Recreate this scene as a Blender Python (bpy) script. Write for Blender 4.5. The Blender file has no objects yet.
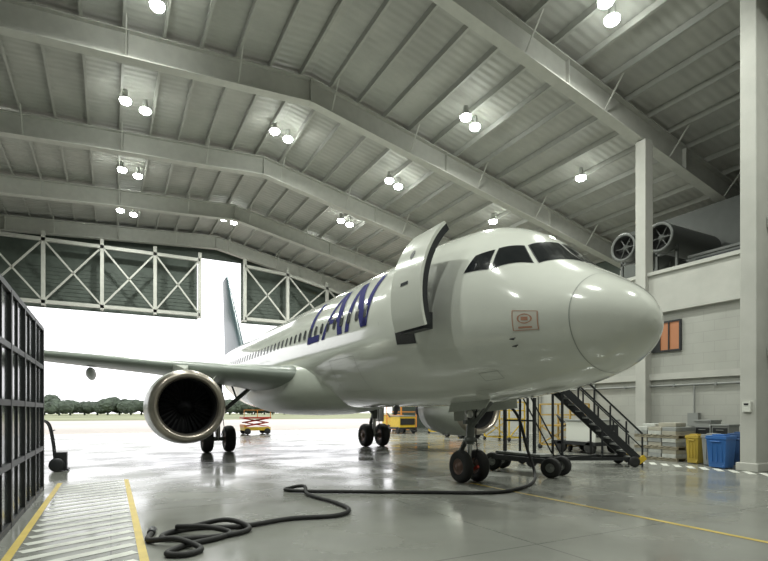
import bpy, bmesh, math, random
from mathutils import Vector, Matrix
random.seed(7)
sc=bpy.context.scene
sc.view_settings.view_transform='Standard'
sc.view_settings.look='None'
sc.view_settings.exposure=0.0

# ------------------------------------------------------------ materials
def mat(name,col,rough=.6,metal=0.,var=0.,vscale=3.,bump=0.,bscale=20.,coat=0.,spec=.5):
    m=bpy.data.materials.new(name); m.use_nodes=True
    nt=m.node_tree; b=nt.nodes['Principled BSDF']
    b.inputs['Roughness'].default_value=rough; b.inputs['Metallic'].default_value=metal
    b.inputs['Specular IOR Level'].default_value=spec
    b.inputs['Coat Weight'].default_value=coat
    c=(*col,1)
    tc=nt.nodes.new('ShaderNodeTexCoord')
    n=nt.nodes.new('ShaderNodeTexNoise'); n.inputs['Scale'].default_value=vscale; n.inputs['Detail'].default_value=6
    nt.links.new(tc.outputs['Object'],n.inputs['Vector'])
    r=nt.nodes.new('ShaderNodeMapRange'); r.inputs['From Min'].default_value=.3; r.inputs['From Max'].default_value=.7
    r.inputs['To Min'].default_value=1-var; r.inputs['To Max'].default_value=1+var
    nt.links.new(n.outputs['Fac'],r.inputs['Value'])
    mx=nt.nodes.new('ShaderNodeVectorMath'); mx.operation='SCALE'; mx.inputs[0].default_value=col
    nt.links.new(r.outputs['Result'],mx.inputs['Scale'])
    nt.links.new(mx.outputs['Vector'],b.inputs['Base Color'])
    if bump>0:
        n2=nt.nodes.new('ShaderNodeTexNoise'); n2.inputs['Scale'].default_value=bscale; n2.inputs['Detail'].default_value=8
        nt.links.new(tc.outputs['Object'],n2.inputs['Vector'])
        bp=nt.nodes.new('ShaderNodeBump'); bp.inputs['Strength'].default_value=bump; bp.inputs['Distance'].default_value=.02
        nt.links.new(n2.outputs['Fac'],bp.inputs['Height']); nt.links.new(bp.outputs['Normal'],b.inputs['Normal'])
    return m
def emis(name,col,st):
    m=bpy.data.materials.new(name); m.use_nodes=True
    b=m.node_tree.nodes['Principled BSDF']
    b.inputs['Base Color'].default_value=(*col,1); b.inputs['Emission Color'].default_value=(*col,1); b.inputs['Emission Strength'].default_value=st
    return m

# ------------------------------------------------------------ mesh builder
class MB:
    def __init__(s): s.v=[];s.f=[];s.m=[];s.sm=[]
    def add(s,vs,fs,mi=0,smooth=False):
        o=len(s.v); s.v+= [tuple(v) for v in vs]
        for f in fs: s.f.append([o+i for i in f]); s.m.append(mi); s.sm.append(smooth)
    def box(s,a,b,mi=0):
        x0,y0,z0=a;x1,y1,z1=b
        s.add([(x0,y0,z0),(x1,y0,z0),(x1,y1,z0),(x0,y1,z0),(x0,y0,z1),(x1,y0,z1),(x1,y1,z1),(x0,y1,z1)],
              [(0,3,2,1),(4,5,6,7),(0,1,5,4),(1,2,6,5),(2,3,7,6),(3,0,4,7)],mi)
    def beam(s,p,q,w,h,mi=0,up=(0,0,1)):
        p=Vector(p);q=Vector(q);d=(q-p).normalized();u=Vector(up)
        if abs(d.dot(u))>.98:u=Vector((0,1,0))
        r=d.cross(u).normalized();u=r.cross(d).normalized()
        vs=[]
        for c in(p,q):
            for a,b in((-1,-1),(1,-1),(1,1),(-1,1)): vs.append(c+r*a*w/2+u*b*h/2)
        s.add(vs,[(0,3,2,1),(4,5,6,7),(0,1,5,4),(1,2,6,5),(2,3,7,6),(3,0,4,7)],mi)
    def cyl(s,p,q,r1,r2=None,n=20,mi=0,caps=True):
        if r2 is None:r2=r1
        s.lathe(p,Vector(q)-Vector(p),[(0,r1),((Vector(q)-Vector(p)).length,r2)],n,mi,caps)
    def lathe(s,o,ax,prof,n=32,mi=0,caps=False,smooth=True):
        o=Vector(o);ax=Vector(ax).normalized()
        t=Vector((0,0,1)) if abs(ax.z)<.9 else Vector((1,0,0))
        r=ax.cross(t).normalized();u=r.cross(ax).normalized()
        vs=[];fs=[]
        for a,rad in prof:
            for i in range(n):
                th=2*math.pi*i/n; vs.append(o+ax*a+r*rad*math.cos(th)+u*rad*math.sin(th))
        for k in range(len(prof)-1):
            for i in range(n):
                j=(i+1)%n; fs.append((k*n+i,k*n+j,(k+1)*n+j,(k+1)*n+i))
        s.add(vs,fs,mi,smooth)
        if caps:
            s.add(vs[:n],[tuple(range(n))],mi); s.add(vs[-n:],[tuple(range(n))],mi)
    def tube(s,pts,r,n=8,mi=0):
        pts=[Vector(p) for p in pts]; vs=[];fs=[]; prev=None
        for k,p in enumerate(pts):
            d=(pts[min(k+1,len(pts)-1)]-pts[max(k-1,0)]).normalized()
            if prev is None:
                t=Vector((0,0,1)) if abs(d.z)<.9 else Vector((1,0,0)); a=d.cross(t).normalized()
            else: a=(prev-d*prev.dot(d)).normalized()
            prev=a;b=d.cross(a)
            for i in range(n):
                th=2*math.pi*i/n; vs.append(p+a*r*math.cos(th)+b*r*math.sin(th))
        for k in range(len(pts)-1):
            for i in range(n):
                j=(i+1)%n; fs.append((k*n+i,k*n+j,(k+1)*n+j,(k+1)*n+i))
        s.add(vs,fs,mi,True); s.add(vs[:n],[tuple(range(n))],mi); s.add(vs[-n:],[tuple(range(n))],mi)
    def make(s,name,mats,parent=None,bevel=0):
        me=bpy.data.meshes.new(name); me.from_pydata(s.v,[],s.f)
        for m in (mats if isinstance(mats,(list,tuple)) else [mats]): me.materials.append(m)
        me.polygons.foreach_set('material_index',s.m); me.polygons.foreach_set('use_smooth',s.sm)
        bm=bmesh.new();bm.from_mesh(me);bmesh.ops.recalc_face_normals(bm,faces=bm.faces);bm.to_mesh(me);bm.free()
        me.update()
        o=bpy.data.objects.new(name,me); sc.collection.objects.link(o)
        if parent:o.parent=parent
        if bevel:
            b=o.modifiers.new('bevel','BEVEL'); b.width=bevel; b.segments=2; b.limit_method='ANGLE'
        return o
def empty(name):
    e=bpy.data.objects.new(name,None); sc.collection.objects.link(e); return e
def spline(pts,n=8):
    P=[Vector(p) for p in pts];out=[]
    for i in range(len(P)-1):
        a=P[max(i-1,0)];b=P[i];c=P[i+1];d=P[min(i+2,len(P)-1)]
        for k in range(n):
            t=k/n
            out.append(.5*((2*b)+(c-a)*t+(2*a-5*b+4*c-d)*t*t+(3*b-a-3*c+d)*t**3))
    out.append(P[-1]);return out

# ------------------------------------------------------------ shared mats
M_steel=mat('painted_steel',(.50,.50,.46),.55,var=.06)
M_purl=mat('purlin_steel',(.38,.38,.35),.55,var=.06)
M_conc=mat('pale_plaster',(.44,.44,.405),.8,var=.08,vscale=1.2,bump=.15)
M_black=mat('black_rubber',(.018,.018,.018),.7,var=.2)
M_dark=mat('dark_steel',(.04,.042,.045),.45,metal=.6)
M_alu=mat('bare_metal',(.55,.55,.53),.3,metal=1.)
M_grey=mat('grey_paint',(.25,.26,.25),.5)
M_yel=mat('safety_yellow',(.62,.42,.03),.5,var=.1)
M_org=mat('safety_orange',(.70,.27,.04),.5,var=.1)
M_red=mat('red_paint',(.5,.04,.02),.45)
M_blue=mat('blue_plastic',(.03,.13,.38),.4)
M_white=mat('white_paint',(.62,.63,.58),.4)

# ------------------------------------------------------------ floor
def floor_mat():
    m=mat('polished_concrete',(.215,.22,.198),.28,var=.16,vscale=.45,bump=.02,bscale=3.)
    nt=m.node_tree;b=nt.nodes['Principled BSDF']
    tc=nt.nodes.new('ShaderNodeTexCoord')
    br=nt.nodes.new('ShaderNodeTexBrick'); br.offset=0; br.inputs['Scale'].default_value=1
    br.inputs['Brick Width'].default_value=5.0; br.inputs['Row Height'].default_value=5.0
    br.inputs['Mortar Size'].default_value=.012; br.inputs['Color1'].default_value=(1,1,1,1); br.inputs['Color2'].default_value=(.94,.94,.94,1); br.inputs['Mortar'].default_value=(.6,.6,.6,1)
    nt.links.new(tc.outputs['Object'],br.inputs['Vector'])
    src=b.inputs['Base Color'].links[0].from_socket
    mx=nt.nodes.new('ShaderNodeVectorMath'); mx.operation='MULTIPLY'
    nt.links.new(src,mx.inputs[0]); nt.links.new(br.outputs['Color'],mx.inputs[1]); nt.links.new(mx.outputs['Vector'],b.inputs['Base Color'])
    n=nt.nodes.new('ShaderNodeTexNoise'); n.inputs['Scale'].default_value=.5; n.inputs['Detail'].default_value=8
    nt.links.new(tc.outputs['Object'],n.inputs['Vector'])
    r=nt.nodes.new('ShaderNodeMapRange'); r.inputs['From Min'].default_value=.35;r.inputs['From Max'].default_value=.65;r.inputs['To Min'].default_value=.10; r.inputs['To Max'].default_value=.34
    nt.links.new(n.outputs['Fac'],r.inputs['Value']); nt.links.new(r.outputs['Result'],b.inputs['Roughness'])
    return m
XL,XR,YB,YD=-14.,30.,-12.,46.
b=MB(); b.box((XL,YB,-.3),(XR,YD,0)); b.make('floor',floor_mat())
b=MB(); b.box((-400,YD,-.35),(400,420,-.03)); b.make('apron_ground',mat('apron_concrete',(.50,.46,.41),.9,var=.08,vscale=.1))
b=MB(); b.box((-400,110,-.03),(400,420,.02)); b.make('grass_field',mat('grass',(.22,.24,.13),1.,var=.25,vscale=.05))

# floor markings
M_yline=mat('yellow_line_paint',(.52,.39,.08),.5,var=.12)
M_wline=mat('white_line_paint',(.55,.56,.51),.5,var=.15)
def quad(b,p,q,w,z=.004,mi=0):
    p=Vector((*p,z));q=Vector((*q,z));d=(q-p).normalized();r=Vector((d.y,-d.x,0))*w/2
    b.add([p-r,p+r,q+r,q-r],[(0,1,2,3)],mi)
b=MB()
quad(b,(.35,-4),(.35,14.8),.10); quad(b,(-1.1,-4),(-1.1,14.8),.10)
quad(b,(7.8,-8),(7.8,10.0),.10)
y=-4.
while y<14.2:
    quad(b,(-1.0,y),(.27,y+.62),.17,mi=1); y+=.42
y=3.
while y<13.6:
    quad(b,(15.8,y),(16.4,y+.5),.18,z=.005,mi=1); y+=.42
b.make('floor_markings',[M_yline,M_wline])

# ------------------------------------------------------------ roof
RX=7.9
def zr(x): return 15.6-(.06*(RX-x) if x<RX else .21*(x-RX))
frames=[-10.,-2.2,5.8,13.8,21.75,29.7,37.6,45.0]
def ceil_mat():
    m=mat('roof_sheeting',(.40,.40,.37),.6,var=.12,vscale=.7)
    nt=m.node_tree;b=nt.nodes['Principled BSDF'];tc=nt.nodes.new('ShaderNodeTexCoord')
    w=nt.nodes.new('ShaderNodeTexWave'); w.bands_direction='Y'; w.inputs['Scale'].default_value=.9
    nt.links.new(tc.outputs['Object'],w.inputs['Vector'])
    bp=nt.nodes.new('ShaderNodeBump'); bp.inputs['Strength'].default_value=.45; bp.inputs['Distance'].default_value=.05
    nt.links.new(w.outputs['Fac'],bp.inputs['Height']); nt.links.new(bp.outputs['Normal'],b.inputs['Normal'])
    return m
b=MB()
for (xa,xb) in((XL,RX),(RX,XR+.3)):
    za,zb=zr(xa)+1.35,zr(xb)+1.35
    b.add([(xa,YB,za),(xb,YB,zb),(xb,YD,zb),(xa,YD,za),(xa,YB,za+.15),(xb,YB,zb+.15),(xb,YD,zb+.15),(xa,YD,za+.15)],
      [(0,3,2,1),(4,5,6,7),(0,1,5,4),(1,2,6,5),(2,3,7,6),(3,0,4,7)])
b.make('ceiling',ceil_mat())
b=MB()
for y in frames:
    for xa,xb in((XL,RX),(RX,XR)):
        A=zr(xa);B=zr(xb)
        b.beam((xa,y,A+.025),(xb,y,B+.025),.46,.05)
        b.beam((xa,y,A+.55),(xb,y,B+.55),.05,1.0)
        b.beam((xa,y,A+1.05),(xb,y,B+1.05),.46,.05)
        n=int((xb-xa)/6.0)
        for i in range(1,n):
            x=xa+(xb-xa)*i/n
            b.box((x-.02,y-.2,zr(x)+.05),(x+.02,y+.2,zr(x)+1.02))
    b.box((RX-.03,y-.23,zr(RX)-.02),(RX+.03,y+.23,zr(RX)+1.05))
    x=XL+1.9
    while x<XR-1:
        for sg in(-1,1): b.beam((x,y+sg*.1,zr(x)+.06),(x,y+sg*1.0,zr(x)+1.12),.05,.05)
        x+=4.2
b.make('roof_rafters',M_steel)
b=MB()
x=XL+.4
while x<XR:
    z=zr(x)+1.2
    b.box((x-.02,YB,z-.12),(x+.02,YD,z+.12)); b.box((x-.02,YB,z-.13),(x+.09,YD,z-.11))
    x+=1.4
b.make('roof_purlins',M_purl)

# ------------------------------------------------------------ walls
def brick_mat(name,col):
    m=mat(name,col,.8,var=.06,vscale=1.)
    nt=m.node_tree;b=nt.nodes['Principled BSDF'];tc=nt.nodes.new('ShaderNodeTexCoord')
    sep=nt.nodes.new('ShaderNodeSeparateXYZ'); cmb=nt.nodes.new('ShaderNodeCombineXYZ')
    nt.links.new(tc.outputs['Object'],sep.inputs[0])
    ad=nt.nodes.new('ShaderNodeMath'); ad.operation='ADD'
    nt.links.new(sep.outputs['X'],ad.inputs[0]); nt.links.new(sep.outputs['Y'],ad.inputs[1])
    nt.links.new(ad.outputs[0],cmb.inputs['X']); nt.links.new(sep.outputs['Z'],cmb.inputs['Y'])
    br=nt.nodes.new('ShaderNodeTexBrick'); br.inputs['Scale'].default_value=1; br.inputs['Brick Width'].default_value=.8; br.inputs['Row Height'].default_value=.4; br.inputs['Mortar Size'].default_value=.010
    br.inputs['Color1'].default_value=(1,1,1,1); br.inputs['Color2'].default_value=(.97,.97,.97,1); br.inputs['Mortar'].default_value=(.85,.85,.85,1)
    nt.links.new(cmb.outputs[0],br.inputs['Vector'])
    src=b.inputs['Base Color'].links[0].from_socket
    mx=nt.nodes.new('ShaderNodeVectorMath'); mx.operation='MULTIPLY'
    nt.links.new(src,mx.inputs[0]); nt.links.new(br.outputs['Color'],mx.inputs[1]); nt.links.new(mx.outputs['Vector'],b.inputs['Base Color'])
    return m
M_block=brick_mat('painted_block',(.37,.372,.34))
M_clad=mat('green_cladding',(.08,.10,.085),.6,var=.1)
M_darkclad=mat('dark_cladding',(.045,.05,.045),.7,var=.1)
b=MB(); b.box((XL-.3,YB,0),(XL,YD,zr(XL)+1.35)); b.make('wall_left',M_clad)
b=MB(); b.box((XR,YB,0),(XR+.3,YD,zr(XR)+1.3)); b.make('wall_right',M_clad)
b=MB(); b.box((XR-.08,19,0),(XR,YD-.4,7.)); b.make('trim_right_dado',M_block)
b=MB(); b.box((XL,YB-.3,0),(XR,YB,17)); b.make('wall_near',M_block)
AX=19.9
b=MB()
b.box((AX,8.2,0),(AX+.3,18.8,7.4)); b.box((AX+.3,18.5,0),(XR,18.8,7.4))
b.make('wall_annex',M_block)
b=MB(); b.box((AX-.18,8.2,5.9),(AX+.02,18.8,7.42)); b.box((AX-.28,8.2,7.36),(AX+.35,18.8,7.5)); b.box((AX-.14,8.2,3.05),(AX+.02,18.8,3.3)); b.box((AX-.2,8.2,5.78),(AX,18.8,5.92)); b.box((AX-.06,8.2,0),(AX+.02,18.8,.35))
b.make('trim_annex',M_conc)
b=MB()
b.cyl((AX-.09,8.4,2.8),(AX-.09,18.6,2.8),.04,n=10); b.cyl((AX-.09,11.6,.1),(AX-.09,11.6,2.8),.03,n=10); b.cyl((AX-.09,16.2,.1),(AX-.09,16.2,5.7),.05,n=10)
for yy in(9.2,10.8,12.4,14.6,17.2): b.box((AX-.14,yy-.03,2.74),(AX,yy+.03,2.86))
b.box((AX-.2,11.4,1.2),(AX-.02,11.8,1.7))
b.make('wall_conduit',M_grey)
b=MB(); b.box((AX+.3,8.2,7.1),(XR,18.5,7.3)); b.make('mezzanine_floor',M_conc)
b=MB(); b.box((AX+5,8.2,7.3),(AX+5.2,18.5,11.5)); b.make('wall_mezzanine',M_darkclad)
b=MB(); b.box((17.15,YB,0),(17.4,7.9,zr(17.6)+1.2)); b.box((17.4,7.9,0),(AX,8.2,7.4)); b.make('wall_workshop',M_block)
b=MB(); b.box((17.05,-2,3.4),(17.15,7.85,3.65)); b.box((17.05,-2,7.2),(17.15,7.85,7.5)); b.box((17.1,3.,4.2),(17.15,7.6,6.6),1); b.box((17.06,3.,4.1),(17.14,7.7,4.2)); b.make('trim_workshop',[M_conc,mat('pale_panel',(.52,.53,.5),.4)])
b=MB(); b.box((16.5,7.88,0),(17.25,8.32,zr(16.9)+.9)); b.box((16.42,7.8,0),(17.35,8.4,.25)); b.make('concrete_pillar',M_conc,bevel=.02)
b=MB(); b.box((16.42,8.0,1.75),(16.5,8.22,2.05)); b.box((16.41,8.05,1.95),(16.42,8.17,2.0),1); b.make('switch_box',[M_white,M_dark])
def col(name,x,y,top,w=.5):
    b=MB(); b.box((x-w/2,y-w/2,0),(x+w/2,y-w/2+.06,top)); b.box((x-w/2,y+w/2-.06,0),(x+w/2,y+w/2,top)); b.box((x-.05,y-w/2,0),(x+.05,y+w/2,top)); b.box((x-w/2-.1,y-w/2-.1,0),(x+w/2+.1,y+w/2+.1,.06))
    b.make(name,M_steel)
b=MB(); b.box((AX-.40,13.42,0),(AX+.1,13.88,zr(AX))); b.box((AX-.48,13.35,0),(AX+.1,13.95,.3)); b.make('wall_column',M_conc,bevel=.02)
for y in frames[1:-1]:
    col('steel_column',XL+.4,y,zr(XL))
for y in frames[4:-1]:
    col('steel_column',XR-.4,y,zr(XR))
b=MB(); b.box((AX-.06,12.2,4.25),(AX-.03,13.3,5.35)); 
for a in(((AX-.1,12.13,4.18),(AX+.0,13.37,4.25)),((AX-.1,12.13,5.35),(AX,13.37,5.42)),((AX-.1,12.13,4.25),(AX,12.2,5.35)),((AX-.1,13.3,4.25),(AX,13.37,5.35)),((AX-.1,12.98,4.25),(AX,13.3,4.9)),((AX-.1,12.6,4.25),(AX,12.65,5.35))): b.box(*a,1)
b.make('window_1',[emis('warm_lit_room',(.36,.15,.07),.18),M_dark])
M_duct=mat('dark_duct',(.10,.105,.10),.5,metal=.3)
b=MB()
for (yy,zz) in((13.75,9.3),(15.5,9.35)):
    X=AX+1.0
    b.lathe((X,yy,zz),(1,0,0),[(0,.52),(-.05,.62),(0,.66),(.1,.62),(1.6,.62),(3.6,.62)],32)
    b.lathe((X,yy,zz),(1,0,0),[(0,.52),(.4,.5),(.42,0)],32,1)
    b.lathe((X,yy,zz),(1,0,0),[(.1,0),(.15,.14),(.4,.16)],16)
    for k in range(6):
        a=k*math.pi/3; b.beam((X+.2,yy+.1*math.cos(a),zz+.1*math.sin(a)),(X+.22,yy+.5*math.cos(a),zz+.5*math.sin(a)),.03,.12,0,up=(1,.3,0))
    for xx in(.5,2.8): b.box((X+xx,yy-.5,7.3),(X+xx+.1,yy-.4,9.2)); b.box((X+xx,yy+.4,7.3),(X+xx+.1,yy+.5,9.2)); b.box((X+xx,yy-.5,8.65),(X+xx+.1,yy+.5,8.75))
b.make('extraction_fan',[M_duct,M_black])
b=MB()
b.box((AX+1.2,8.3,7.3),(AX+2.2,12.6,8.1)); b.box((AX+1.15,8.3,8.1),(AX+2.25,12.6,8.2)); b.box((AX+1.19,8.6,7.5),(AX+1.2,12.3,8.0),1)
b.make('air_handling_duct',[M_duct,M_dark])

# ------------------------------------------------------------ door wall header
b=MB()
HB,HT=9.6,14.3
def head(xa,xb,zb):
    b.add([(xa,YD-.1,zb),(xb,YD-.1,zb),(xb,YD-.1,zr(xb)+1.3),(xa,YD-.1,zr(xa)+1.3),(xa,YD,zb),(xb,YD,zb),(xb,YD,zr(xb)+1.3),(xa,YD,zr(xa)+1.3)],
      [(0,3,2,1),(4,5,6,7),(0,1,5,4),(1,2,6,5),(2,3,7,6),(3,0,4,7)])
    z=zb+.1
    while z<13: b.box((xa,YD-.14,z),(xb,YD-.1,z+.06)); z+=.3
head(XL,6.5,HB); head(10.2,XR,HB)
b.add([(6.5,YD-.1,14.9),(RX,YD-.1,14.9),(10.2,YD-.1,14.9),(10.2,YD-.1,zr(10.2)+1.3),(RX,YD-.1,zr(RX)+1.3),(6.5,YD-.1,zr(6.5)+1.3)],[(0,1,2,3,4,5)])
b.make('wall_door',M_clad)
b=MB(); b.box((25.6,YD-.3,0),(XR,YD-.1,HB)); b.box((XL,YD-.3,0),(-11,YD-.1,HB))
b.make('hangar_door',M_clad)
b=MB()
ty=YD-1.6
posts=[-12,-8.1,-4.35,-.6,3.1,6.5]; posts2=[10.2,14.,17.8,21.6,25.4,29.4]
def tt(x): return min(HT,zr(x)-.3)
for ps in(posts,posts2):
    b.beam((ps[0],ty,HB+.15),(ps[-1],ty,HB+.15),.25,.25)
    for i,x in enumerate(ps):
        b.beam((x,ty,HB-.1),(x,ty,tt(x)+.6),.25,.25)
        b.beam((x,ty,HB+.1),(x,YD-.2,HB+.1),.1,.1)
        if i<len(ps)-1:
            x2=ps[i+1]
            b.beam((x,ty,tt(x)),(x2,ty,tt(x2)),.25,.25)
            b.beam((x,ty,HB+.2),(x2,ty,tt(x2)),.12,.12); b.beam((x2,ty,HB+.2),(x,ty,tt(x)),.12,.12)
b.make('door_truss',M_steel)

# ------------------------------------------------------------ lamps
lamp=[(1.,11.5),(1.,19.1),(1.,26.1),(1.,33.6),(1.,40.4),(7.9,26.1),(7.9,39.7),(14.4,11.2),(14.4,18.5),(14.4,25.6),(14.4,32.5),(14.4,39),(20.9,17.9),(20.9,24.6),(20.9,32.5),(7.9,4.),(14.,2.),(1.,2.),(-6,10),(-6,30)]
M_bulb=emis('lamp_glow',(.95,1.,.94),50.)
M_hood=mat('lamp_hood',(.45,.46,.43),.4)
for i,(x,y) in enumerate(lamp):
    z=zr(x)+.72
    b=MB()
    for dx in ((-.42,.42) if x<15 else (0,)):
        px,py=x+dx,y+dx*.5
        b.lathe((px,py,z),(0,0,1),[(0,.24),(.08,.2),(.16,.12),(.45,.1)],20,0,True)
        b.lathe((px,py,z-.01),(0,0,-1),[(0,.25),(.08,.24),(.14,.19),(.18,.1),(.19,.0)],20,1)
    o=b.make('high_bay_lamp',[M_hood,M_bulb])
    L=bpy.data.lights.new('lamp_light','AREA'); L.shape='DISK'; L.size=.45; L.energy=525; L.color=(.97,1.,.92); L.spread=math.radians(172)
    lo=bpy.data.objects.new('lamp_light',L); lo.location=(x,y,z-.25); sc.collection.objects.link(lo); lo.parent=o

# ------------------------------------------------------------ AIRPLANE
plane=empty('passenger_airplane')
CX,NY=7.9,5.13
def lerp(t,a,b): return a+(b-a)*t
ST=[(.13,-.68,-.68,0.0),(.15,-.52,-.84,.17),(.2,-.40,-.97,.31),(.32,-.22,-1.13,.52),(.55,0.0,-1.32,.78),(.8,.17,-1.45,.99),(1.1,.36,-1.56,1.18),(1.5,.60,-1.67,1.38),
(1.8,.82,-1.73,1.50),(2.1,1.10,-1.78,1.58),(2.5,1.42,-1.84,1.67),(3.0,1.70,-1.90,1.76),(3.5,1.88,-1.94,1.83),(4,1.97,-1.99,1.88),(5,2.05,-2.04,1.94),
(6,2.07,-2.07,1.975),(8,2.07,-2.07,1.975),(23,2.07,-2.07,1.975),(25,2.07,-1.98,1.96),(27,2.06,-1.68,1.88),(29,2.03,-1.20,1.70),(31,1.97,-.66,1.43),(33,1.87,-.12,1.10),(35,1.73,.40,.73),(36.8,1.55,.82,.38),(37.5,1.42,1.0,.22)]
def hermite(s,k):
    n=len(ST)
    if s<=ST[0][0]:return ST[0][k]
    if s>=ST[-1][0]:return ST[-1][k]
    for i in range(n-1):
        if ST[i][0]<=s<=ST[i+1][0]:break
    def sl(j):
        return (ST[j+1][k]-ST[j][k])/(ST[j+1][0]-ST[j][0])
    def tan(j):
        if j==0:return sl(0)
        if j==n-1:return sl(n-2)
        a,b=sl(j-1),sl(j)
        if a*b<=0:return 0
        return 2*a*b/(a+b)
    x0,x1=ST[i][0],ST[i+1][0];h=x1-x0;t=(s-x0)/h
    return (2*t**3-3*t*t+1)*ST[i][k]+(t**3-2*t*t+t)*h*tan(i)+(-2*t**3+3*t*t)*ST[i+1][k]+(t**3-t*t)*h*tan(i+1)
def zc(s): return 3.97
def F(s,th,off=0.):
    tp,bt,w=hermite(s,1),hermite(s,2),hermite(s,3)
    mid=(tp+bt)/2
    if s<6: 
        m2=lerp(min(1,s/6),-.66,0); mid=min(max(m2,bt+.0),tp) if tp-bt>.05 else mid
        if s<.55: mid=lerp((s-.13)/.42,(tp+bt)/2,m2)
    a=math.radians(th)
    zz=mid+((tp-mid) if math.sin(a)>=0 else (mid-bt))*math.sin(a)
    p=Vector((CX-w*math.cos(a),NY+s,zc(s)+zz))
    if off:
        e=.5;q1=F(s,th+e)-F(s,th-e);q2=F(s+.02,th)-F(max(s-.02,0.13),th)
        n=q1.cross(q2).normalized()
        if n.dot(p-Vector((CX,NY+s,zc(s)+mid)))<0:n=-n
        p=p+n*off
    return p
def fuse_mat():
    m=mat('fuselage_paint',(.66,.68,.62),.14,var=.03,vscale=.6,coat=.7)
    nt=m.node_tree;b=nt.nodes['Principled BSDF'];tc=nt.nodes.new('ShaderNodeTexCoord')
    b.inputs['Coat Roughness'].default_value=.05
    sep=nt.nodes.new('ShaderNodeSeparateXYZ'); nt.links.new(tc.outputs['Object'],sep.inputs[0])
    ma=nt.nodes.new('ShaderNodeMath');ma.operation='MULTIPLY_ADD';ma.inputs[1].default_value=-1.2
    nt.links.new(sep.outputs['Z'],ma.inputs[0]);nt.links.new(sep.outputs['Y'],ma.inputs[2])
    g=nt.nodes.new('ShaderNodeMath');g.operation='GREATER_THAN';g.inputs[1].default_value=NY+30.5-1.2*4.6
    nt.links.new(ma.outputs[0],g.inputs[0])
    src=b.inputs['Base Color'].links[0].from_socket
    mx=nt.nodes.new('ShaderNodeMix');mx.data_type='RGBA';mx.inputs['B'].default_value=(.025,.035,.12,1)
    nt.links.new(g.outputs[0],mx.inputs['Factor']);nt.links.new(src,mx.inputs['A']);nt.links.new(mx.outputs['Result'],b.inputs['Base Color'])
    return m
M_fus=fuse_mat()
M_seam=mat('panel_seam',(.32,.34,.31),.5)
M_glass=mat('cockpit_glass',(.012,.014,.016),.08,spec=.5)
M_indigo=mat('indigo_livery',(.022,.024,.14),.75,spec=.15)
M_cab=mat('cabin_window',(.03,.035,.04),.25,spec=.3)
b=MB()
ss=[.13,.133,.14,.15,.17,.2,.24,.3,.36]
s=.44
while s<6: ss.append(s); s+=.08
while s<37.5: ss.append(s); s+=.35
ss.append(37.5)
N=96;vs=[];fs=[]
for s in ss:
    for i in range(N): 
        vs.append(F(s,360*i/N))
for k in range(len(ss)-1):
    for i in range(N):
        j=(i+1)%N;fs.append((k*N+i,k*N+j,(k+1)*N+j,(k+1)*N+i))
fs.append(tuple((len(ss)-1)*N+i for i in range(N)))
b.add(vs,fs,0,True)
b.make('fuselage',M_fus,plane)

def patch(b,c,mi=0,n=8,off=.008,side=1):
    vs=[];fs=[]
    for i in range(n+1):
        for j in range(n+1):
            u,v=i/n,j/n
            s=(c[0][0]*(1-u)+c[1][0]*u)*(1-v)+(c[3][0]*(1-u)+c[2][0]*u)*v
            t=(c[0][1]*(1-u)+c[1][1]*u)*(1-v)+(c[3][1]*(1-u)+c[2][1]*u)*v
            if side<0:t=180-t
            vs.append(F(s,t,off))
    for i in range(n):
        for j in range(n):
            a=i*(n+1)+j;fs.append((a,a+1,a+n+2,a+n+1))
    b.add(vs,fs,mi,True)
def outline(b,c,w=.02,mi=0,side=1,off=.006,closed=True):
    n=len(c)
    for i in range(n if closed else n-1):
        (s0,t0),(s1,t1)=c[i],c[(i+1)%n]
        wt=math.degrees(w/2.0)
        if abs(s1-s0)*1.0>abs(math.radians(t1-t0))*2: patch(b,[(s0,t0-wt/2),(s1,t1-wt/2),(s1,t1+wt/2),(s0,t0+wt/2)],mi,6,off,side)
        else: patch(b,[(s0-w/2,t0),(s0+w/2,t0),(s1+w/2,t1),(s1-w/2,t1)],mi,8,off,side)
b=MB()
def pane(b,c,side):
    cs=sum(p[0] for p in c)/4;ct=sum(p[1] for p in c)/4
    big=[(cs+(p[0]-cs)*1.07,ct+(p[1]-ct)*1.07) for p in c]
    patch(b,big,1,10,.006,side); patch(b,c,0,10,.012,side)
for side in(1,-1):
    pane(b,[(1.54,88),(2.14,88),(2.22,62),(1.80,53)],side)
    pane(b,[(1.88,49),(2.27,58.5),(2.62,47.5),(2.50,31)],side)
    pane(b,[(2.60,30),(2.70,45),(3.05,38),(3.15,26)],side)
b.make('cockpit_windows',[M_glass,M_dark],plane)
b=MB()
for side in(1,-1):
    for i in range(44):
        s=7.0+i*.533; vs=[]
        for k in range(12):
            a=2*math.pi*k/12
            ds=.115*math.copysign(abs(math.cos(a))**.7,math.cos(a)); t=12.5+math.degrees(.17*math.copysign(abs(math.sin(a))**.7,math.sin(a))/2.03)
            vs.append(F(s+ds,t if side>0 else 180-t,.022 if s<12.5 else .010))
        b.add(vs,[tuple(range(12))],0)
b.make('cabin_windows',M_cab,plane)
b=MB()
outline(b,[(.95,t) for t in range(0,361,10)],.014,closed=False) 
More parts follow.
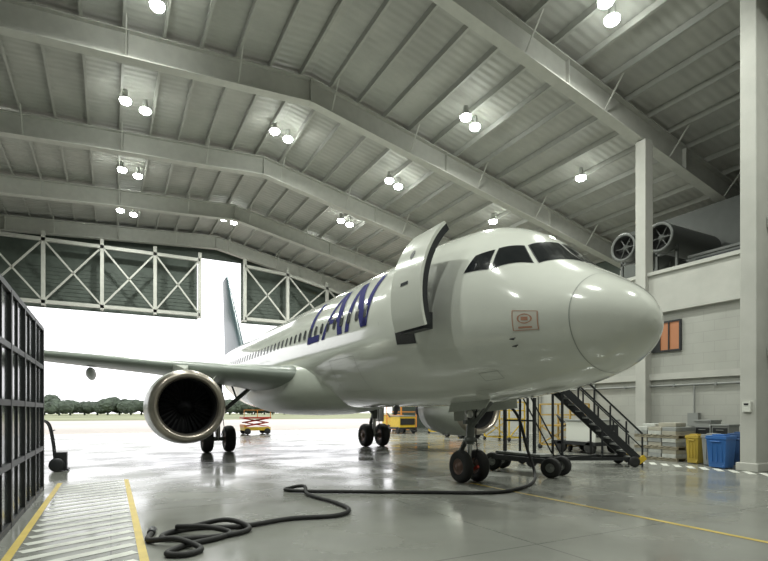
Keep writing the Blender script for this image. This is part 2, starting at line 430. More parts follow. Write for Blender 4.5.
for side in(1,-1):
    if side<0: outline(b,[(4.6,-16),(5.42,-16),(5.42,38),(4.6,38)],.03,side=side)
    outline(b,[(29.3,0),(30.1,0),(30.1,45),(29.3,45)],.03,side=side)
    for s0 in(16.2,17.1): outline(b,[(s0,-2),(s0+.5,-2),(s0+.5,28),(s0,28)],.02,side=side)
    for s0 in(6.2,10.5,14.8,19.2,23.5): outline(b,[(s0,-85),(s0,85)],.012,side=side)
    outline(b,[(7.9,-50),(9.7,-50),(9.7,-18),(7.9,-18)],.016,side=side)
    outline(b,[(2.6,-52),(3.1,-52),(3.1,-44),(2.6,-44)],.012,side=side)
    outline(b,[(3.3,-70),(3.7,-70),(3.7,-62),(3.3,-62)],.012,side=side)
b.make('panel_lines',M_seam,plane)
b=MB()
SL=.12
def _st(S1,dv,mi,off,ex):
    f=lambda vv:math.degrees((vv-.05+dv)/2.03)+3
    def stroke(p,wd):
        wd+=ex
        (u0,v0),(u1,v1)=p
        c=[]
        for (uu,vv,sg) in((u0,v0,-1),(u1,v1,-1),(u1,v1,1),(u0,v0,1)):
            U=uu+sg*wd/2+SL*vv
            c.append((S1-U,f(vv)))
        patch(b,c,mi,12,off,1)
    def hstroke(u0,u1,v,h):
        c=[(S1-(u0+SL*v),f(v)),(S1-(u1+SL*v),f(v)),(S1-(u1+SL*(v+h)),f(v+h)),(S1-(u0+SL*(v+h)),f(v+h))]
        patch(b,c,mi,12,off,1)
    HH=1.5
    stroke(((.2,0),(.2,HH)),.30); hstroke(.1,1.15,0,.22)
    stroke(((1.5,0),(2.2,HH)),.24); stroke(((2.85,0),(2.25,HH)),.36); hstroke(1.8,2.65,.42,.14)
    stroke(((3.35,0),(3.35,HH)),.27); stroke(((4.45,0),(3.4,HH)),.36); stroke(((4.5,0),(4.5,HH)),.27)
_st(11.5,0,0,.014,0)
b.make('airline_titles',[M_indigo],plane)
b=MB()
M_emb=mat('emblem_brown',(.46,.24,.16),.5)
patch(b,[(1.42,-13),(1.86,-13),(1.86,3),(1.42,3)],1,8,.004)
outline(b,[(1.42,-13),(1.86,-13),(1.86,3),(1.42,3)],.018,0,off=.008)
outline(b,[(1.64+.12*math.cos(k*math.pi/6),-3.5+3.8*math.sin(k*math.pi/6)) for k in range(12)],.03,0,off=.008)
patch(b,[(1.58,-5),(1.7,-5),(1.7,-2),(1.58,-2)],0,4,.008)
patch(b,[(1.52,-11.5),(1.76,-11.5),(1.76,-10),(1.52,-10)],0,4,.008)
b.make('nose_emblem',[M_emb,mat('emblem_field',(.60,.58,.52),.4)],plane)
b=MB()
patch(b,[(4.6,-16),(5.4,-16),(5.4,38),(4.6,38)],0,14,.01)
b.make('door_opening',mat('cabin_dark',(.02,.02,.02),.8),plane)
b=MB()
n=16
def dp(s,t,o):
    a=math.radians(t); return Vector((CX-.55-(1.95+o)*math.cos(a),NY+s+.0*t,zc(0)+(2.04+o)*math.sin(a)+.22))
rows=[-20+(46+20)*k/n for k in range(n+1)]
DS0,DS1=3.42,4.62
def strip(s0,s1,o,mi):
    vs=[]
    for t in rows: vs+=[dp(s0,t,o),dp(s1,t,o)]
    b.add(vs,[(2*k,2*k+1,2*k+3,2*k+2) for k in range(n)],mi,True)
strip(DS0,DS1,.0,0); strip(DS0+.03,DS1-.03,-.15,1)
for s in(DS0,DS1):
    vs=[]
    for t in rows: vs+=[dp(s,t,0),dp(s,t,-.06)]
    b.add(vs,[(2*k,2*k+1,2*k+3,2*k+2) for k in range(n)],0)
    vs=[]
    for t in rows: vs+=[dp(s,t,-.06),dp(s+(.03 if s==DS0 else -.03),t,-.2)]
    b.add(vs,[(2*k,2*k+1,2*k+3,2*k+2) for k in range(n)],1)
for t in(rows[0],rows[-1]):
    b.add([dp(DS0,t,0),dp(DS1,t,0),dp(DS1,t,-.15),dp(DS0,t,-.15)],[(0,1,2,3)],1 if t<0 else 0)
b.beam(dp(4.3,5,-.2),F(4.75,8),.1,.3,1); b.beam(dp(4.3,22,-.2),F(4.7,24),.05,.05,1)
b.beam(dp(DS0+.12,-18,-.2),dp(DS1-.1,-18,-.2),.2,.34,1)
c=[dp(3.98+.09*math.cos(k*math.pi/5),25+3.2*math.sin(k*math.pi/5),.006) for k in range(10)]; b.add(c,[tuple(range(10))],2)
c=[dp(4.2,6,.006),dp(3.9,6,.006),dp(3.9,8,.006),dp(4.2,8,.006)]; b.add(c,[(0,1,2,3)],2)
b.make('open_door',[M_fus,M_dark,M_cab],plane)

def airfoil(c,t,n=14):
    pts=[]
    for i in range(n+1):
        x=.5*(1-math.cos(math.pi*i/n)); y=5*t*(.2969*math.sqrt(x)-.126*x-.3516*x*x+.2843*x**3-.1036*x**4); pts.append((x*c,y*c*1.05))
    for i in range(n-1,0,-1):
        x=.5*(1-math.cos(math.pi*i/n)); y=5*t*(.2969*math.sqrt(x)-.126*x-.3516*x*x+.2843*x**3-.1036*x**4); pts.append((x*c,-y*c*.9))
    return pts
def loft(b,secs,side,mi=0,vertical=False):
    vs=[];fs=[]
    for lat,sle,z,c,t,tw in secs:
        a=airfoil(c,t); 
        for (x,y) in a:
            if vertical: vs.append((CX+y,NY+sle+x,z))
            else: vs.append((CX-side*lat,NY+sle+x,z+y-math.tan(math.radians(tw))*(x-.3*c)))
    n=len(a)
    for k in range(len(secs)-1):
        for i in range(n):
            j=(i+1)%n;fs.append((k*n+i,k*n+j,(k+1)*n+j,(k+1)*n+i))
    b.add(vs,fs,mi,True)
    b.add(vs[-n:],[tuple(range(n))],mi); b.add(vs[:n],[tuple(range(n))],mi)
M_wing=mat('wing_grey',(.25,.28,.25),.35,var=.04)
wz=zc(0)-1.0
def wingz(lat): return wz+ (lat-1.9)*math.tan(math.radians(5.9))
for side in(1,-1):
    b=MB()
    loft(b,[(1.2,11.95,wz-.1,6.7,.15,3),(1.9,12.3,wingz(1.9),6.3,.15,3),(4,13.4,wingz(4),5.25,.13,2),(6.4,14.65,wingz(6.4),4.05,.12,1),(12,17.4,wingz(12),2.75,.11,0),(16.7,19.75,wingz(16.7),1.6,.105,-1),(17.0,20.0,wingz(17),1.3,.09,-1)],side)
    x=CX-side*17.02
    b.add([(x-.03,NY+20.1,wingz(17)),(x-.03,NY+21.6,wingz(17)+.75),(x-.03,NY+21.9,wingz(17)+.7),(x-.03,NY+21.5,wingz(17)),(x-.03,NY+21.5,wingz(17)-.6),(x-.03,NY+21.1,wingz(17)-.6)],[(0,1,2,3,4,5)])
    for lat,sl in((4.9,17.2),(8.6,18.3),(12.6,19.4)):
        z=wingz(lat)-.33
        b.lathe((CX-side*lat,NY+sl-1.3,z+.05),(0,1,-.09),[(0,.0),(.3,.1),(.8,.17),(1.5,.19),(2.2,.14),(2.8,.06),(3.1,.0)],14)
    b.make('wing',M_wing,plane)
for side in(1,-1):
    b=MB()
    loft(b,[(.4,30.6,zc(0)+.85,3.9,.11,0),(6.22,34.2,zc(0)+.85+5.8*.09,1.35,.10,0)],side)
    b.make('horizontal_stabilizer',M_wing,plane)
b=MB()
M_fin=mat('fin_paint',(.05,.085,.10),.35,var=.1)
loft(b,[(0,28.6,zc(0)+1.75,7.6,.06,0),(0,29.9,zc(0)+2.2,6.2,.10,0),(0,35.0,12.1,1.95,.09,0)],1,0,True)
b.make('vertical_fin',M_fin,plane)
b=MB();vs=[];fs=[];NN=40;M=28
for i in range(NN+1):
    t=-1+2*i/NN; k=(1-abs(t)**2.6)**.5 if abs(t)<1 else 0
    for j in range(M):
        a=2*math.pi*j/M; ca,sa=math.cos(a),math.sin(a)
        X=(2.45)*k**.8*math.copysign(abs(ca)**.75,ca); Z=1.15*k**.8*math.copysign(abs(sa)**.75,sa)
        vs.append((CX+X,NY+16.0+t*5.8,zc(0)-1.22+Z))
for i in range(NN):
    for j in range(M):
        q=(j+1)%M; fs.append((i*M+j,i*M+q,(i+1)*M+q,(i+1)*M+j))
b.add(vs,fs,0,True); b.make('belly_fairing',mat('fairing_paint',(.50,.53,.47),.3,var=.03),plane)

M_lip=mat('inlet_lip_metal',(.40,.36,.31),.3,metal=.85)
M_nac=mat('nacelle_paint',(.48,.50,.455),.3,var=.04)
M_blk=mat('engine_black',(.012,.012,.013),.6)
M_fan=mat('fan_blade',(.014,.014,.016),.7,metal=.1,spec=.2)
for side in(1,-1):
    b=MB(); ox=CX-side*5.75; oy=NY+11.7; oz=1.93; ax=(0,1,-.02)
    b.lathe((ox,oy,oz),ax,[(.30,1.155),(.16,1.125),(.06,1.08),(.0,1.01),(.02,.95),(.10,.90),(.2,.875)],48,1)
    b.lathe((ox,oy,oz),ax,[(.30,1.155),(.6,1.19),(1.1,1.215),(1.8,1.21),(2.6,1.15),(3.3,1.04),(3.32,.98),(2.6,.95)],48,0)
    b.lathe((ox,oy,oz),ax,[(.2,.875),(.5,.87),(1.1,.88),(1.12,.0)],48,2)
    b.lathe((ox,oy,oz),ax,[(.62,.0),(.72,.09),(.95,.22),(1.08,.28)],24,3)
    for k in range(30):
        a=2*math.pi*k/30; a2=a+.12;c2,s2=math.cos(a2),math.sin(a2); ca,sa=math.cos(a),math.sin(a)
        b.add([(ox+.27*ca,oy+.95,oz+.27*sa),(ox+.27*c2,oy+1.08,oz+.27*s2),(ox+.86*math.cos(a+.2),oy+1.08,oz+.86*math.sin(a+.2)),(ox+.86*math.cos(a+.04),oy+.92,oz+.86*math.sin(a+.04))],[(0,1,2,3)],3)
    b.lathe((ox,oy,oz),ax,[(2.6,.8),(3.3,.74),(4.3,.52),(4.5,.45),(4.4,.40)],32,3)
    b.lathe((ox,oy,oz),ax,[(4.2,.32),(4.6,.25),(5.1,.03)],24,3)
    b.add([(ox+side*.85,oy+.9,oz+.85),(ox+side*.85,oy+2.0,oz+.82),(ox+side*1.15,oy+1.9,oz+1.12)],[(0,1,2)],0)
    zt=wingz(5.75)
    prof=[(1.0,1.18,1.24),(1.8,1.15,1.42),(2.6,1.0,zt-oz+.05),(3.6,.55,zt-oz+.12),(4.6,.45,zt-oz),(6.2,zt-oz-.35,zt-oz-.1)]
    vs=[];fs=[]
    for (a,z0,z1) in prof:
        w=.20 if a<5 else .06
        if a==1.0:w=.04
        vs+=[(ox-w,oy+a,oz+z0),(ox+w,oy+a,oz+z0),(ox+w,oy+a,oz+z1),(ox-w,oy+a,oz+z1)]
    for k in range(len(prof)-1):
        for i in range(4):
            j=(i+1)%4;fs.append((k*4+i,k*4+j,(k+1)*4+j,(k+1)*4+i))
    fs.append((0,1,2,3)); b.add(vs,fs,0)
    b.make('engine_nacelle',[M_nac,M_lip,M_blk,M_fan],plane)

def wheel(b,x,y,z,r,w,mt=0,mh=1):
    b.lathe((x-w/2,y,z),(1,0,0),[(0.02,r*.5),(0,r*.62),(0,r*.82),(w*.12,r*.95),(w*.3,r),(w*.7,r),(w*.88,r*.95),(w,r*.82),(w,r*.62),(w-.02,r*.5)],36,mt)
    for k in(.36,.5,.64): b.lathe((x-w/2+w*k-.01,y,z),(1,0,0),[(0,r+.001),(0,r+.004),(.02,r+.004),(.02,r+.001)],36,mt)
    b.lathe((x-w/2,y,z),(1,0,0),[(.02,r*.52),(.05,r*.46),(.08,r*.25),(-.0,r*.2),(-.02,r*.0)],24,mh)
    b.lathe((x+w/2,y,z),(-1,0,0),[(.02,r*.52),(.05,r*.46),(.08,r*.25),(-.0,r*.2),(-.02,r*.0)],24,mh)
M_hub=mat('wheel_hub',(.16,.10,.08),.45,metal=.3)
M_strut=mat('strut_paint',(.13,.14,.13),.4,metal=.3)
def gear_main(side):
    b=MB(); x=CX-side*3.8; y=NY+17.71; ztop=wingz(3.8)-.1
    for d in(-.46,.46): wheel(b,x+d,y,.57,.57,.42)
    b.cyl((x-.5,y,.57),(x+.5,y,.57),.09,mi=2)
    b.cyl((x,y,.5),(x,y-.05,1.6),.085,n=18,mi=3); b.cyl((x,y-.05,1.4),(x,y-.12,ztop),.15,n=18,mi=2)
    b.beam((x,y+.12,.62),(x,y+.38,1.15),.16,.06,2); b.beam((x,y+.38,1.15),(x,y+.1,1.65),.16,.06,2)
    b.cyl((x,y-.05,1.6),(x+side*1.6,y-.1,ztop-.05),.09,n=12,mi=2)
    b.cyl((x+side*.8,y-.1,2.2),(x+side*.5,y-.1,ztop),.04,n=10,mi=2)
    b.tube([(x+.1,y-.1,.7),(x+.22,y-.15,1.1),(x+.15,y-.2,1.6),(x+.18,y-.2,ztop)],.018,6,0)
    b.beam((x-side*.28,y-.1,1.25),(x-side*.36,y-.1,ztop-.05),.75,.04,4,up=(1,0,0))
    b.make('main_landing_gear',[M_black,M_hub,M_strut,M_alu,M_nac],plane)
gear_main(1);gear_main(-1)
b=MB();x=CX;y=NY+5.07;zt=zc(0)-1.95
for d in(-.25,.25): wheel(b,x+d,y,.40,.40,.235)
b.cyl((x-.3,y,.4),(x+.3,y,.4),.05,mi=2)
b.cyl((x,y,.36),(x,y-.03,1.1),.06,n=18,mi=3); b.cyl((x,y-.03,.95),(x,y-.12,zt+.2),.105,n=18,mi=2)
b.lathe((x,y-.03,1.0),(0,0,1),[(0,.1),(0,.15),(.12,.15),(.12,.1)],18,2)
b.beam((x,y+.08,.45),(x,y+.34,.75),.12,.05,2); b.beam((x,y+.34,.75),(x,y+.08,1.1),.12,.05,2)
b.cyl((x,y-.05,1.35),(x,y-1.0,zt+.1),.055,n=12,mi=2)
b.cyl((x-.17,y-.1,1.55),(x-.17,y-.1,zt),.035,n=10,mi=3); b.cyl((x+.17,y-.1,1.55),(x+.17,y-.1,zt),.035,n=10,mi=3)
b.beam((x-.2,y-.06,1.5),(x+.2,y-.06,1.5),.12,.1,2)
for d in(-.15,.15): b.lathe((x+d,y-.14,1.7),(0,-1,0),[(0,.03),(.03,.09),(.09,.10),(.1,.08),(.1,0)],16,3)
b.tube([(x+.08,y-.1,.5),(x+.16,y-.12,.8),(x+.1,y-.14,1.2),(x+.12,y-.14,1.9)],.015,6,0)
b.beam((x,y+.1,.22),(x,y-.35,.42),.06,.06,5)
for sd in(-1,1):
    b.add([(x+sd*.33,y-1.3,zt+.12),(x+sd*.33,y+.25,zt+.05),(x+sd*.46,y+.2,zt-.28),(x+sd*.46,y-1.2,zt-.18),(x+sd*.36,y-1.3,zt+.12),(x+sd*.36,y+.25,zt+.05),(x+sd*.49,y+.2,zt-.28),(x+sd*.49,y-1.2,zt-.18)],
      [(0,1,2,3),(4,5,6,7),(0,1,5,4),(1,2,6,5),(2,3,7,6),(3,0,4,7)],4)
b.add([(x-.3,y+.3,zt+.1),(x+.3,y+.3,zt+.1),(x+.25,y+.28,zt-.5),(x-.25,y+.28,zt-.5)],[(0,1,2,3)],4)
b.make('nose_landing_gear',[M_black,M_hub,M_strut,M_alu,M_nac,M_red],plane)
b=MB()
for th in(-20,-26): 
    p=F(1.9,th);b.tube([p,p+Vector((-.10,0,0)),p+Vector((-.12,-.16,0))],.01,6)
p=F(8.5,-90); b.add([p+Vector((0,0,.05)),p+Vector((0,.4,.05)),p+Vector((0,.42,-.25)),p+Vector((0,.25,-.25))],[(0,1,2,3)])
b.make('pitot_probes',M_dark,plane)

# ------------------------------------------------------------ hose
pts=[(9.0,10.1,2.02),(9.35,10.0,1.6),(9.55,9.9,.8),(9.6,9.7,.25),(9.2,9.3,.05),(8.08,8.6,.04),(7.13,8.45,.04),(6.0,9.09,.04),(4.74,9.85,.04),(3.7,10.5,.04),(3.4,10.9,.04),(3.55,11.1,.04),(3.75,10.7,.12),(3.6,10.0,.05),(3.75,8.87,.04),(3.68,8.15,.04),(3.27,7.8,.04),(2.54,7.93,.04),(1.72,7.75,.04),(1.17,7.96,.04),(.75,7.85,.04),(.62,7.55,.04),(.9,7.35,.04),(1.46,7.3,.04),(1.8,7.55,.05),(1.55,7.95,.12),(1.05,8.1,.04),(.85,7.85,.11),(1.2,7.6,.12),(1.5,7.45,.04),(1.3,7.2,.04),(.85,7.0,.04),(.6,6.7,.04),(.8,6.55,.04),(1.0,6.75,.04),(.75,7.1,.11),(.45,7.5,.04),(.5,7.9,.04)]
b=MB(); b.tube(spline(pts,10),.038,10); b.lathe((.5,7.9,.045),(.1,.6,0),[(0,.05),(.05,.06),(.2,.06),(.22,.04)],14,1,True)
b.make('ground_power_cable',[M_black,M_dark])

# ------------------------------------------------------------ glazed partition at left
par=empty('glazed_partition')
b=MB()
X0=-1.35;PH=3.6
for y in [-3.+1.385*k for k in range(13)]:
    b.box((X0-.07,y-.05,0),(X0+.03,y+.05,PH))
for z in(.05,.95,1.9,2.75,PH): b.box((X0-.06,-3.05,z-.045),(X0+.025,13.67,z+.045))
for y in [-3.+1.385*(k+.5) for k in range(12)]: b.box((X0-.05,y-.018,.05),(X0+.01,y+.018,PH))
b.box((X0-2.4,13.57,0),(X0,13.67,.1)); b.box((X0-2.4,13.57,PH-.05),(X0,13.67,PH+.05))
for xx in(-.8,-1.6,-2.4): b.box((X0+xx-.05,13.57,0),(X0+xx+.05,13.67,PH))
b.make('frame',M_dark,par)
b=MB(); b.box((X0-.03,-3,.05),(X0-.015,13.6,PH)); b.box((X0-2.4,13.61,.05),(X0,13.63,PH))
b.make('panels',mat('smoked_panel',(.035,.04,.04),.12,var=.3,spec=.5),par)

# ------------------------------------------------------------ mobile stairs
st=empty('mobile_stairs')
def stairs():
    b=MB(); A=Vector((15.1,10.75,0));B=Vector((12.85,11.95,0)); d=(B-A).normalized(); r=Vector((-d.y,d.x,0)); L=(B-A).length; H=2.5; n=11
    def P(t,lat,z): return A+d*t+r*lat+Vector((0,0,z))
    for sd in(-.45,.45):
        b.beam(P(0,sd,.12),P(L,sd,H),.05,.22)
        b.beam(P(.0,sd,1.05),P(L,sd,H+.95),.05,.05); b.beam(P(.0,sd,.6),P(L,sd,H+.5),.03,.03)
        for k in range(6):
            t=L*k/5; b.beam(P(t,sd,H*k/5),P(t,sd,H*k/5+.95),.04,.04)
        b.beam(P(L,sd,H),P(L+1.1,sd,H),.06,.15); b.beam(P(L,sd,H+.95),P(L+1.1,sd,H+.95),.05,.05);b.beam(P(L,sd,H+.5),P(L+1.1,sd,H+.5),.03,.03)
        b.beam(P(L+1.1,sd,0.2),P(L+1.1,sd,H+.95),.06,.06); b.beam(P(L,sd,0.2),P(L,sd,H),.06,.06)
        b.beam(P(L+1.1,sd,.25),P(.2,sd,.25),.07,.1); b.beam(P(L,sd,.3),P(L+1.1,sd,H-.1),.04,.04); b.beam(P(L*.5,sd,.25),P(L*.5,sd,H*.5),.05,.05)
    b.make('frame',M_dark,st)
    b=MB()
    for k in range(n):
        t=L*(k+.3)/n; z=.12+(H-.12)*(k+.6)/n
        b.beam(P(t,-.43,z),P(t,.43,z),.24,.05)
    b.beam(P(L,0,H+.05),P(L+1.1,0,H+.05),.9,.05)
    b.make('treads',M_grey,st)
    b=MB()
    for t in(.3,L+1.):
        for sd in(-.55,.55):
            c=P(t,sd,.17); b.lathe(c-r*.05,r,[(0,.08),(0,.15),(.02,.17),(.08,.17),(.1,.15),(.1,.08),(.1,0)],20)
    b.make('castors',M_black,st)
    b=MB()
    for sd in(-.47,.47): b.beam(P(0,sd,.16),P(.1,sd,.3),.08,.3)
    b.make('caution_edge',M_yel,st)
stairs()

# ------------------------------------------------------------ wheeled ground unit beside nose
b=MB()
def sw(x,y,r,w,ax):
    ax=Vector(ax).normalized(); c=Vector((x,y,r))-ax*w/2
    b.lathe(c,ax,[(0,r*.45),(0,r*.85),(w*.2,r),(w*.8,r),(w,r*.85),(w,r*.45)],24,0)
    b.lathe(c,ax,[(.02,r*.5),(.03,r*.1),(-.01,0)],16,2); b.lathe(c+ax*w,-ax,[(.02,r*.5),(.03,r*.1),(-.01,0)],16,2)
for (x,y) in((10.1,11.9),(10.75,12.2),(10.25,9.75),(10.9,10.0)): sw(x,y,.27,.16,(.9,.4,0))
b.beam((10.1,11.9,.42),(10.25,9.75,.42),.12,.14,1); b.beam((10.75,12.2,.42),(10.9,10.,.42),.12,.14,1)
b.beam((10.1,11.9,.3),(10.75,12.2,.3),.08,.08,1); b.beam((10.25,9.75,.3),(10.9,10.,.3),.08,.08,1)
b.beam((10.9,10.0,.45),(11.9,9.6,.55),.07,.07,1); b.beam((11.8,9.4,.55),(12.0,9.8,.55),.05,.05,1)
b.beam((10.4,11.7,.42),(10.4,11.7,2.1),.08,.08,1); b.beam((10.5,10.6,.42),(10.5,10.6,2.15),.07,.07,1); b.beam((10.4,11.7,1.5),(10.5,10.6,1.5),.05,.05,1)
b.beam((10.45,11.9,.55),(10.55,10.2,.55),.5,.06,3)
b.make('wheeled_service_stand',[M_black,M_dark,M_grey,M_grey])

# ------------------------------------------------------------ right side bins & goods
def bin_(name,x,y,w,h,m,lid=True):
    b=MB(); a=w/2
    vs=[(x-a*.82,y-a*.82,.03),(x+a*.82,y-a*.82,.03),(x+a*.82,y+a*.82,.03),(x-a*.82,y+a*.82,.03),(x-a,y-a,h*.88),(x+a,y-a,h*.88),(x+a,y+a,h*.88),(x-a,y+a,h*.88)]
    b.add(vs,[(0,3,2,1),(4,5,6,7),(0,1,5,4),(1,2,6,5),(2,3,7,6),(3,0,4,7)])
    b.box((x-a*1.08,y-a*1.08,h*.86),(x+a*1.08,y+a*1.08,h*.91))
    for sx in(-1,1): b.lathe((x+sx*a*.7,y-a*.6,.07),(0,-1,0),[(0,0),(0,.07),(.04,.07),(.04,0)],12)
    if lid:
        b.box((x-a*1.05,y-a*1.05,h*.91),(x+a*1.05,y+a*1.05,h*.96)); b.box((x-a*.6,y-a*.6,h*.96),(x+a*.6,y+a*.6,h))
        b.cyl((x-a*1.12,y-a*.5,h*.8),(x-a*1.12,y+a*.5,h*.8),.02,n=8)
    for k in range(3): b.box((x-a*.97-.01,y-a*.6+k*a*.5,.2),(x-a*.8,y-a*.5+k*a*.5,h*.8))
    b.make(name,m,bevel=.015)
bin_('waste_bin',16.75,8.98,.58,1.05,M_blue)
bin_('waste_bin',17.3,9.5,.5,1.05,M_grey)
bin_('waste_bin',17.4,10.15,.42,1.0,mat('ochre_plastic',(.42,.30,.04),.5))
bin_('waste_bin',17.95,8.95,.6,1.1,mat('dark_blue_plastic',(.03,.08,.20),.5))
# stack of pallets loaded with flat cartons and wrapped bags
b=MB()
z=0.
for k in range(3):
    for j in range(3): b.box((17.35+j*.53,10.75,z),(17.45+j*.53,12.4,z+.09))
    for j in range(7): b.box((17.3,10.75+j*.245,z+.09),(18.6,10.92+j*.245,z+.115))
    zz=z+.118
    for lay in range(2):
        off=.02*((lay+k)%2)
        for j in range(3):
            mi=1+((j+lay*2+k)%3)
            b.box((17.34+off,10.8+j*.54,zz),(18.54+off,11.3+j*.54,zz+.135),mi)
        zz+=.14
    z=zz+.005
b.box((17.6,10.95,z),(18.2,11.6,z+.14),3); b.box((17.7,11.8,z),(18.3,12.3,z+.1),1)
b.make('pallet_stack',[mat('pallet_wood',(.30,.27,.2),.8,var=.15),mat('wrapped_bags',(.44,.45,.42),.5,var=.2,bump=.5,bscale=8),mat('grey_cartons',(.26,.27,.26),.7,var=.1),mat('pale_cartons',(.36,.34,.28),.7,var=.1)],bevel=.012)
b=MB()
for k in range(2):
    y0=9.75+k*.6; h=1.25+.15*k
    b.box((18.65,y0,.06),(19.3,y0+.56,h)); b.box((18.62,y0-.02,h),(19.33,y0+.58,h+.06))
    for j in range(4): b.box((18.62,y0+.04,.12+j*.28),(18.65,y0+.52,.35+j*.28),1); b.box((18.6,y0+.15,.26+j*.28),(18.62,y0+.4,.28+j*.28))
    for cx in(18.72,19.22):
        for cy in(y0+.06,y0+.5): b.cyl((cx,cy,0),(cx,cy,.06),.04,n=10,mi=1)
b.make('tool_cabinet',[M_grey,M_dark],bevel=.008)

# ------------------------------------------------------------ work stands
def stand(name,x,y,w,l,h,m):
    b=MB()
    for ax in(0,w):
        for ay in(0,l): b.beam((x+ax,y+ay,.15),(x+ax,y+ay,h+1.0),.07,.07); b.lathe((x+ax-.04,y+ay,.12),(1,0,0),[(0,.0),(0,.12),(.08,.12),(.08,0)],16,1)
    for z in(.2,h,h+.5,h+1.):
        for ax in(0,w): b.beam((x+ax,y,z),(x+ax,y+l,z),.06,.06)
        for ay in(0,l): b.beam((x,y+ay,z),(x+w,y+ay,z),.06,.06)
    b.beam((x+w/2,y,h),(x+w/2,y+l,h),w,.05)
    b.beam((x,y,.2),(x+w,y,h),.05,.05); b.beam((x,y,.2),(x,y+l,h),.05,.05);b.beam((x,y+l,.2),(x,y,h),.05,.05)
    for k in range(5): b.beam((x-.02,y+.15,.3+k*.3),(x-.02,y+.6,.3+k*.3),.05,.04)
    b.make(name,[m,M_black])
stand('work_platform',20.4,22.6,1.2,2.2,1.3,M_yel)
stand('work_platform',21.5,37.,1.5,2.5,1.2,M_org)
stand('work_platform',22.0,31.5,1.4,2.0,1.1,M_yel)
stand('work_platform',18.0,16.0,1.2,1.8,1.1,mat('brown_yellow',(.40,.26,.06),.6))
def cart(name,x,y,m,m2):
    b=MB(); b.box((x,y,.35),(x+1.6,y+2.2,.5),1); b.box((x+.1,y+.1,.5),(x+1.5,y+1.6,1.35)); b.box((x+.15,y+.05,.7),(x+1.45,y+.1,1.2),1)
    b.box((x+.05,y+.05,1.35),(x+1.55,y+1.65,1.42),2)
    for ax in(.1,1.5):
        for ay in(.35,1.85): b.lathe((x+ax-.1,y+ay,.27),(1,0,0),[(0,0),(0,.22),(.04,.27),(.16,.27),(.2,.22),(.2,0)],20,3)
    b.beam((x+.8,y,.4),(x+.8,y-1.1,.25),.07,.07,1); b.tube([(x+.1,y+1.7,1.3),(x+.1,y+2.1,1.6),(x+.6,y+2.2,1.1),(x+1.2,y+2.1,1.3)],.04,8,3)
    b.make(name,[m,M_dark,m2,M_black],bevel=.02)
cart('ground_power_unit',20.0,26.5,M_org,M_yel)
cart('ground_power_unit',22.5,40.8,M_yel,M_org)
cart('ground_power_unit',17.2,14.,M_white,M_grey)
cart('ground_power_unit',19.6,34.,M_yel,M_grey)

# ------------------------------------------------------------ scissor lift
b=MB(); x,y=9.8,39.2
b.box((x-1.0,y-.7,.3),(x+1.0,y+.7,.55),1)
for ax in(-.75,.75):
    for ay in(-.7,.7): b.lathe((x+ax,y+ay-.08,.24),(0,1,0),[(0,0),(0,.2),(.03,.24),(.13,.24),(.16,.2),(.16,0)],20,2)
for ay in(-.5,.5):
    for k in range(2):
        z=.6+k*.3; b.beam((x-.9,y+ay,z),(x+.9,y+ay,z+.3),.06,.06,0); b.beam((x+.9,y+ay,z),(x-.9,y+ay,z+.3),.06,.06,0)
b.box((x-1.05,y-.7,1.2),(x+1.05,y+.7,1.32),0); b.box((x-1.02,y-.72,.55),(x-.9,y+.72,.75),3)
for ax in(-1,0,1):
    b.beam((x+ax,y-.65,1.3),(x+ax,y-.65,1.85),.05,.05,3)
b.beam((x-1,y-.65,1.85),(x+1,y-.65,1.85),.05,.05,3)
b.make('scissor_lift',[M_red,M_yel,M_black,M_org])

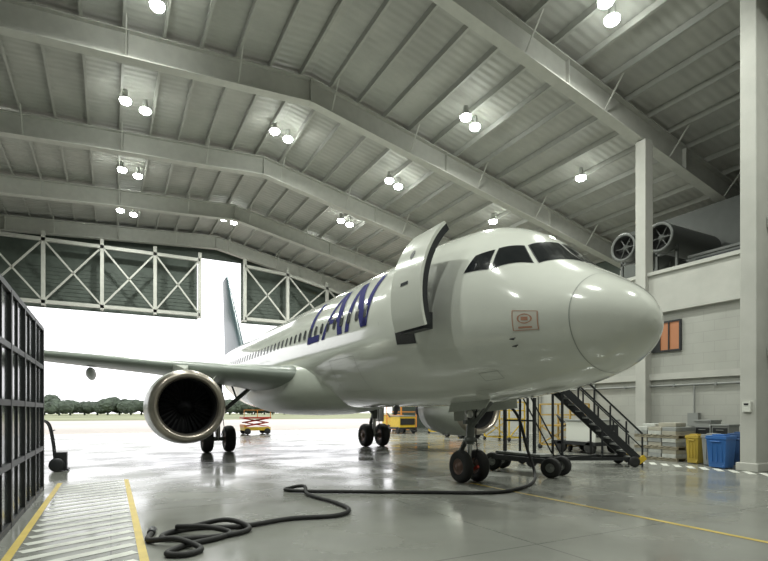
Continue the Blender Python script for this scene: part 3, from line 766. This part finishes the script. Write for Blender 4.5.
# ------------------------------------------------------------ hand truck near partition
b=MB(); x,y=-1.45,17.9
for dy in(-.25,.25):
    b.tube(spline([(x,y+dy,.2),(x-.05,y+dy,.8),(x-.15,y+dy,1.35),(x-.3,y+dy,1.5)],6),.025,8)
    b.lathe((x+.05,y+dy*1.2-.05,.2),(0,1,0),[(0,0),(0,.16),(.03,.2),(.09,.2),(.12,.16),(.12,0)],20)
for z in(.3,.6,.9,1.2): b.beam((x-.04-.0*z,y-.25,z),(x-.04,y+.25,z),.03,.03)
b.beam((x-.3,y-.25,1.5),(x-.3,y+.25,1.5),.04,.04); b.box((x,y-.25,.02),(x+.35,y+.25,.05)); b.box((x+.02,y-.18,.06),(x+.3,y+.18,.55))
b.make('hand_truck',M_dark)

# ------------------------------------------------------------ trees
def trees():
    me=bpy.data.meshes.new('tree_line'); bm=bmesh.new()
    x=-190
    while x<90:
        h=random.uniform(8.,13.)*(1. if x<-60 else .55)
        y=250+random.uniform(-8,8)
        for k in range(7):
            r=random.uniform(1.6,3.0)
            m=Matrix.Translation((x+random.uniform(-3,3),y+random.uniform(-2,2),.5+max(r,random.uniform(.3,.8)*h)))@Matrix.Diagonal((r*1.2,r,r*.9,1))
            g=bmesh.ops.create_icosphere(bm,subdivisions=3,radius=1,matrix=m)
            for v in g['verts']: v.co+=Vector((random.uniform(-.35,.35),random.uniform(-.35,.35),random.uniform(-.35,.35)))
        bmesh.ops.create_cone(bm,cap_ends=True,segments=8,radius1=.4,radius2=.25,depth=h*.6,matrix=Matrix.Translation((x,y,h*.3+.021)))
        x+=random.uniform(3.,5.5)
    bm.to_mesh(me);bm.free(); me.materials.append(mat('foliage',(.06,.08,.055),.9,var=.4,vscale=.5))
    o=bpy.data.objects.new('tree_line',me); sc.collection.objects.link(o)
trees()

# ------------------------------------------------------------ world
w=bpy.data.worlds.new('overcast_sky'); sc.world=w; w.use_nodes=True
bg=w.node_tree.nodes['Background']; bg.inputs['Color'].default_value=(.98,.98,1.,1); bg.inputs['Strength'].default_value=2.2

# ------------------------------------------------------------ camera
cam=bpy.data.cameras.new('camera'); cam.sensor_width=36; cam.lens=508.26/768*36; cam.shift_y=.17; cam.clip_end=2000
co=bpy.data.objects.new('camera',cam); co.location=(0,0,1.773); co.rotation_euler=(math.radians(90),0,-.493); sc.collection.objects.link(co); sc.camera=co
